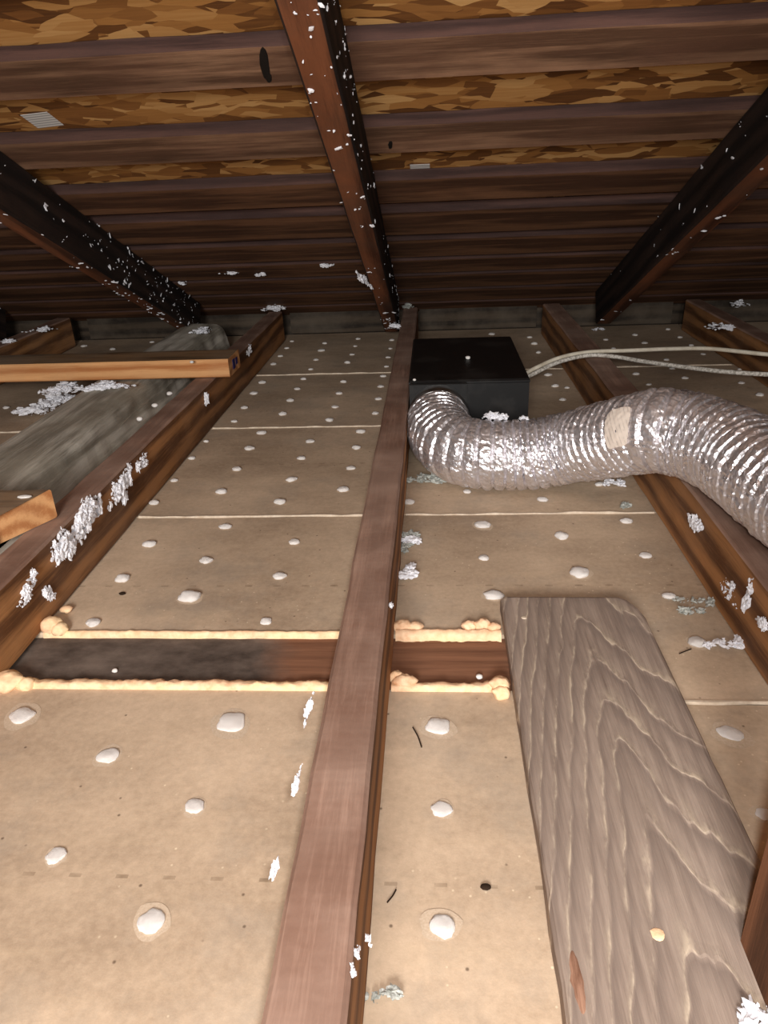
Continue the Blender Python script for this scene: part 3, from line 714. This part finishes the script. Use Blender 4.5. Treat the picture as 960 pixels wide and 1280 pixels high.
# ------------------------------------------------------------------ cables
c1 = [(.168, 1.424, .074), (.20, 1.455, .083), on_z(700, 447, .094), on_z(737, 440, .0965), on_z(790, 438, .101), on_z(840, 436, .101), on_z(890, 436, .099), on_z(960, 443, .0985), (.74, 1.46, .0945), (.95, 1.36, .09)]
c2 = [(.168, 1.412, .070), (.20, 1.437, .079), on_z(700, 452, .090), on_z(737, 444, .0935), on_z(770, 446, .093), on_z(800, 451, .092), on_z(850, 458, .092), on_z(900, 464, .093), on_z(960, 468, .094), (.72, 1.31, .0935), (.9, 1.24, .09)]
tag(link('cable', tube_mesh('cable', c1, .0042, M['cable_jacket'], 10, 10)), 'smooth pale cable, the upper one from the fan housing over the joists', 'cable', 'cables from the fan housing')
tag(link('cable', tube_mesh('cable', c2, .0042, M['rough_cable_jacket'], 10, 10)), 'rough dusty pale cable, the lower one from the fan housing over the joists', 'cable', 'cables from the fan housing')

# ------------------------------------------------------------------ insulation fluff
LX, RXF = -.4466, .3125
def fl_x(name, label, x, y, X, nrm, su, sv, n, size, u=(0, 1, 0), **k): return fluff(name, label, on_x(x, y, X + nrm * .0012), (nrm, 0, 0), u, su, sv, n, size, **k)
T = 'insulation_tuft'
fl_x(T, 'largest white fluff tuft on the face of the joist carrying the studs', 106, 647, LX, 1, .050, .020, 170, .0052, (0, 1, .18))
fl_x(T, 'white fluff tuft on the joist face just below the short stud end', 77, 682, LX, 1, .030, .020, 110, .005, (0, 1, -.2))
fl_x(T, 'streaky white fluff tuft on the joist face beside the seam-side plaster keys', 150, 607, LX, 1, .052, .013, 110, .0046, (0, 1, .22))
fl_x(T, 'small white fluff tuft high on the joist face above the streaky tuft', 176, 577, LX, 1, .030, .009, 34, .004, (0, 1, .2))
fl_x(T, 'tiny white fluff tuft on the joist face below the streaky tuft', 155, 621, LX, 1, .010, .006, 12, .004)
fl_x(T, 'ragged white fluff tuft low on the joist face above the yellow foam curl', 32, 740, LX, 1, .022, .010, 40, .004, (0, 1, .5))
fl_x(T, 'white fluff wisp on the joist face near a knot above the foam curl', 42, 722, LX, 1, .008, .010, 14, .0035)
fl_x(T, 'thin white fluff curl on the joist face nearest the yellow foam crumb', 61, 740, LX, 1, .006, .010, 12, .0035, (0, .4, 1))
fl_x(T, 'small white fluff tuft on the joist face below the end of the orange stud', 257, 499, LX, 1, .018, .008, 14, .004)
fl_x(T, 'white fluff tuft beside the blue-inked end of the orange stud', 311, 438, LX, 1, .03, .014, 26, .0045, (0, 1, .4))
fl_x(T, 'oblong white fluff tuft on the side of the joist under the foil duct', 869, 653, RXF, -1, .024, .008, 46, .0042, (0, -1, .2))
fl_x(T, 'scattered white fluff on the joist face between duct and grey lath dust', 912, 738, RXF, -1, .03, .012, 34, .0032, (0, 1, 0))
fl_x(T, 'upright white fluff wisp on the side of the joist under the duct', 938, 738, RXF, -1, .006, .016, 16, .0036, (0, 1, 0))
fl_x(T, 'white fluff wisp lowest along the side of the joist under the duct', 952, 776, RXF, -1, .012, .005, 14, .0038)
fl_x(T, 'small fluff tuft on the joist just behind the foil duct', 741, 497, RXF + .01, -1, .010, .010, 12, .005)
# on horizontal surfaces
def fl_z(label, x, y, z, su, sv, n, size, u=(1, 0, 0), name=T, **k): return fluff(name, label, on_z(x, y, z), (0, 0, 1), u, su, sv, n, size, **k)
fl_z('white fluff tuft sitting on the far end of the stud-carrying joist', 342, 387, JH + .004, .036, .03, 70, .007, hgt=.8)
fl_z('white fluff tuft on the far end of the rough grey beam', 253, 415, .09, .03, .03, 46, .006, hgt=.6)
fl_z('greyish fluff tuft on the lath behind the far end of the rough beam', 188, 416, .0, .03, .03, 24, .007, mat=M['grey_fluff'])
fl_z('long heap of white fluff piled against the rough beam', 66, 508, .010, .085, .045, 190, .0075, (.75, .66, 0), hgt=.7)
fl_z('white fluff heap on the rough beam under the orange stud, joining the long heap', 78, 488, .06, .05, .03, 90, .007, (.9, .4, 0), hgt=.5)
fl_z('flat band of white fluff on the rough beam under the orange stud', 135, 484, .0875, .055, .02, 110, .006)
fl_z('white fluff tuft in front of the black fan housing on top of the duct', 617, 523, .108, .02, .010, 40, .0048, hgt=1.2)
fl_z('small white fluff bit at the lower corner of the black fan housing', 655, 524, .108, .006, .006, 9, .004)
fl_z('greenish grey fluff tuft against the long joist beside a broad white crumb', 509, 676, .002, .010, .03, 50, .005, mat=M['grey_fluff'])
fl_z('white crumbly tuft upper of two against the long joist near the ragged foam', 516, 676, .004, .012, .010, 16, .005)
fl_z('white crumbly tuft lower of two against the long joist near the ragged foam', 513, 717, .004, .010, .010, 18, .005)
fl_z('grey fluff trailing under the left bend of the foil duct', 540, 600, .002, .05, .012, 50, .005, mat=M['grey_fluff'])
fl_z('pale fluff tuft on the lath between the duct and the joist it crosses', 766, 605, .003, .016, .008, 26, .005)
fl_z('pale fluff tuft on the lath at the foot of the duct-carrying joist', 783, 632, .002, .010, .006, 12, .004, mat=M['grey_fluff'])
fl_z('white fluff tuft at the foot of the duct-carrying joist beside the rounded plank corner', 912, 803, .004, .010, .026, 46, .0046, (.3, -1, 0))
fl_z('greenish fluff strip at the foot of the duct-carrying joist', 872, 752, .002, .006, .03, 26, .004, (.1, 1, 0), mat=M['grey_fluff'])
fl_z('thin greenish fluff streak on the lath near the rounded plank corner', 862, 764, .0015, .016, .006, 20, .0035, mat=M['grey_fluff'])
fl_z('white fluff tuft on top of the dark joist behind the cables', 897, 409, JH, .03, .03, 40, .006)
fl_z('faint fluff tuft at the eave behind the dark joist', 925, 382, JH, .03, .03, 30, .006)
fl_z('white fluff wisps along the dim joist beyond the rough beam', 52, 413, JH, .05, .015, 26, .006, (1, .3, 0))
fl_z('white fluff wisp at the near part of the dim joist beyond the rough beam', 12, 427, JH, .03, .012, 18, .006)
fl_z('small white fluff bit at the eave beside the stud-carrying joist', 372, 412, .0, .03, .012, 14, .005)
fl_z('fluff bit at the foot of the rust brown rafter', 493, 408, JH, .008, .012, 14, .005)
fl_z('grey dusty tuft on the far end of the long joist', 510, 384, JH, .018, .02, 24, .006, mat=M['grey_fluff'])
fl_z('white fluff clump on the plank foot beside the brown upright stud', 946, 1272, .023, .011, .010, 26, .0045, hgt=.8)
fl_z('white fluff tuft on the top end of the dark rafter foot near the cables', 747, 412, .004, .018, .012, 18, .005)
# tatters on the long joist
def fl_j(label, x, y, X, su, sv, n, size, nrm=-1, u=(0, .5, 1)): return fluff(T, label, on_x(x, y, X), (nrm, 0, 0.3), u, su, sv, n, size)
fl_j('torn white paper-like tuft hanging off the long joist just before the foam beads', 387, 887, -.0935, .015, .005, 34, .0032)
fl_j('torn white tuft hanging off the long joist below the first torn tuft', 373, 975, -.0925, .013, .0045, 30, .003)
fl_j('short white tuft sticking out of the long joist above the printed dashes', 345, 1089, -.0925, .005, .004, 14, .0022, u=(0, 1, .2))
fl_j('pointed white splinter of fluff sticking out from the long joist side', 460, 1175, -.040, .006, .0018, 12, .0016, 1, (1, 0, 0))
fl_j('curled white fluff bit on the long joist side under the pointed splinter', 446, 1188, -.0450, .002, .004, 8, .0016, 1)
fl_j('white fluff bit on the long joist side, lowest of the row', 440, 1211, -.0450, .003, .002, 8, .0018, 1)
fl_j('white fluff bit on the long joist side between the foam beads', 488, 757, -.0450, .006, .0025, 10, .0022, 1, (0, 1, 0))
fl_z('grey feathery tuft lying on the lath near the long joist', 478, 1245, .002, .004, .011, 16, .003, (-.3, 1, 0), mat=M['grey_fluff'])
# bits clinging under the battens
def fl_r(label, x, y, su, sv, n, size):
    p = roof_hit(x, y, RD - .001); return fluff(T, label, p, (0, -math.sin(TR), -math.cos(TR)), (1, 0, 0), su, sv, n, size)
fl_r('white fluff bit under the battens just left of the rust brown rafter', 410, 330, .018, .010, 16, .005)
fl_r('white fluff bit under the battens between the two rafters, beside smaller flecks', 325, 342, .014, .014, 14, .005)
fl_r('row of small white flecks under the battens near the dark dusty rafter', 285, 341, .028, .008, 14, .0035)
fl_r('white fluff bit under the battens against the dark dusty rafter', 229, 353, .012, .014, 14, .005)
# tuft along the rust brown rafter
n_ = Vector((-1, 0, 0)); p = on_x(456, 350, -.1435)
fluff(T, 'long white fluff streak on the flank of the rust brown rafter near its foot', p, (-1, 0, -.4), (0, math.cos(TR), -math.sin(TR)), .08, .008, 60, .0048)

# crumbs lying about
def crumb(label, x, y, z, r, mat, flat=.7, group=None, e=1.):
    p = on_z(x, y, z); V = [(q.x * r * e * (1 + .3 * N(q, 2, x)), q.y * r * (1 + .3 * N(q, 2, y)), r * flat * .9 + q.z * r * flat) for q in ICO2_V]
    tag(link('crumb', mesh('crumb', V, ICO2_F, M[mat], True), None, p), label, 'crumb', group)
crumb('white plaster crumb on top of the black fan housing', 585, 449, BH, .0048, 'plaster')
for x, y in ((175, 526), (194, 509), (212, 494)): crumb('white plaster crumb on the top edge of the stud-carrying joist beside the rough beam', x, y, JH, .0055, 'plaster', group='plaster crumbs on the joist edge')
crumb('white plaster crumb on the front top edge of the orange stud', 240, 454, JH + .037, .004, 'plaster')
crumb('tiny white crumb at the left top corner of the fan housing', 518, 476, BH, .003, 'plaster')
crumb('white flat flake on top of the short stud', 31, 622, JH + .0378, .005, 'plaster', .3, e=1.8)
crumb('black sliver of debris on the lath near the fluffy joist', 153, 743, 0, .003, 'dark_debris', .5, e=1.5)
crumb('dark brown debris bit on the lath under the printed dashes', 607, 1110, 0, .0028, 'dark_debris', .5, e=1.4)
crumb('white crumb on the stained wall plate', 144, 840, -.0045, .003, 'plaster')
crumb('white crumb on the wall plate next to the grey plank', 599, 848, -.0045, .0035, 'plaster')
def straw(label, x0, y0, x1, y1):
    a, b = on_z(x0, y0, .0012), on_z(x1, y1, .0012); mid = (a + b) / 2
    tag(link('straw', tube_mesh('straw', [a - mid, (a + b) / 2 - mid + Vector((.0008, 0, .0004)), b - mid], .0006, M['dark_debris'], 6, 4), None, mid), label, 'straw')
straw('thin brown straw on the lath between the long joist and the grey plank', 516, 909, 527, 934)
straw('short brown straw on the lath by the long joist, beside the printed dashes', 484, 1128, 495, 1112)
straw('thin brown straw pointing at a big plaster key beside the rounded plank corner', 849, 817, 864, 811)
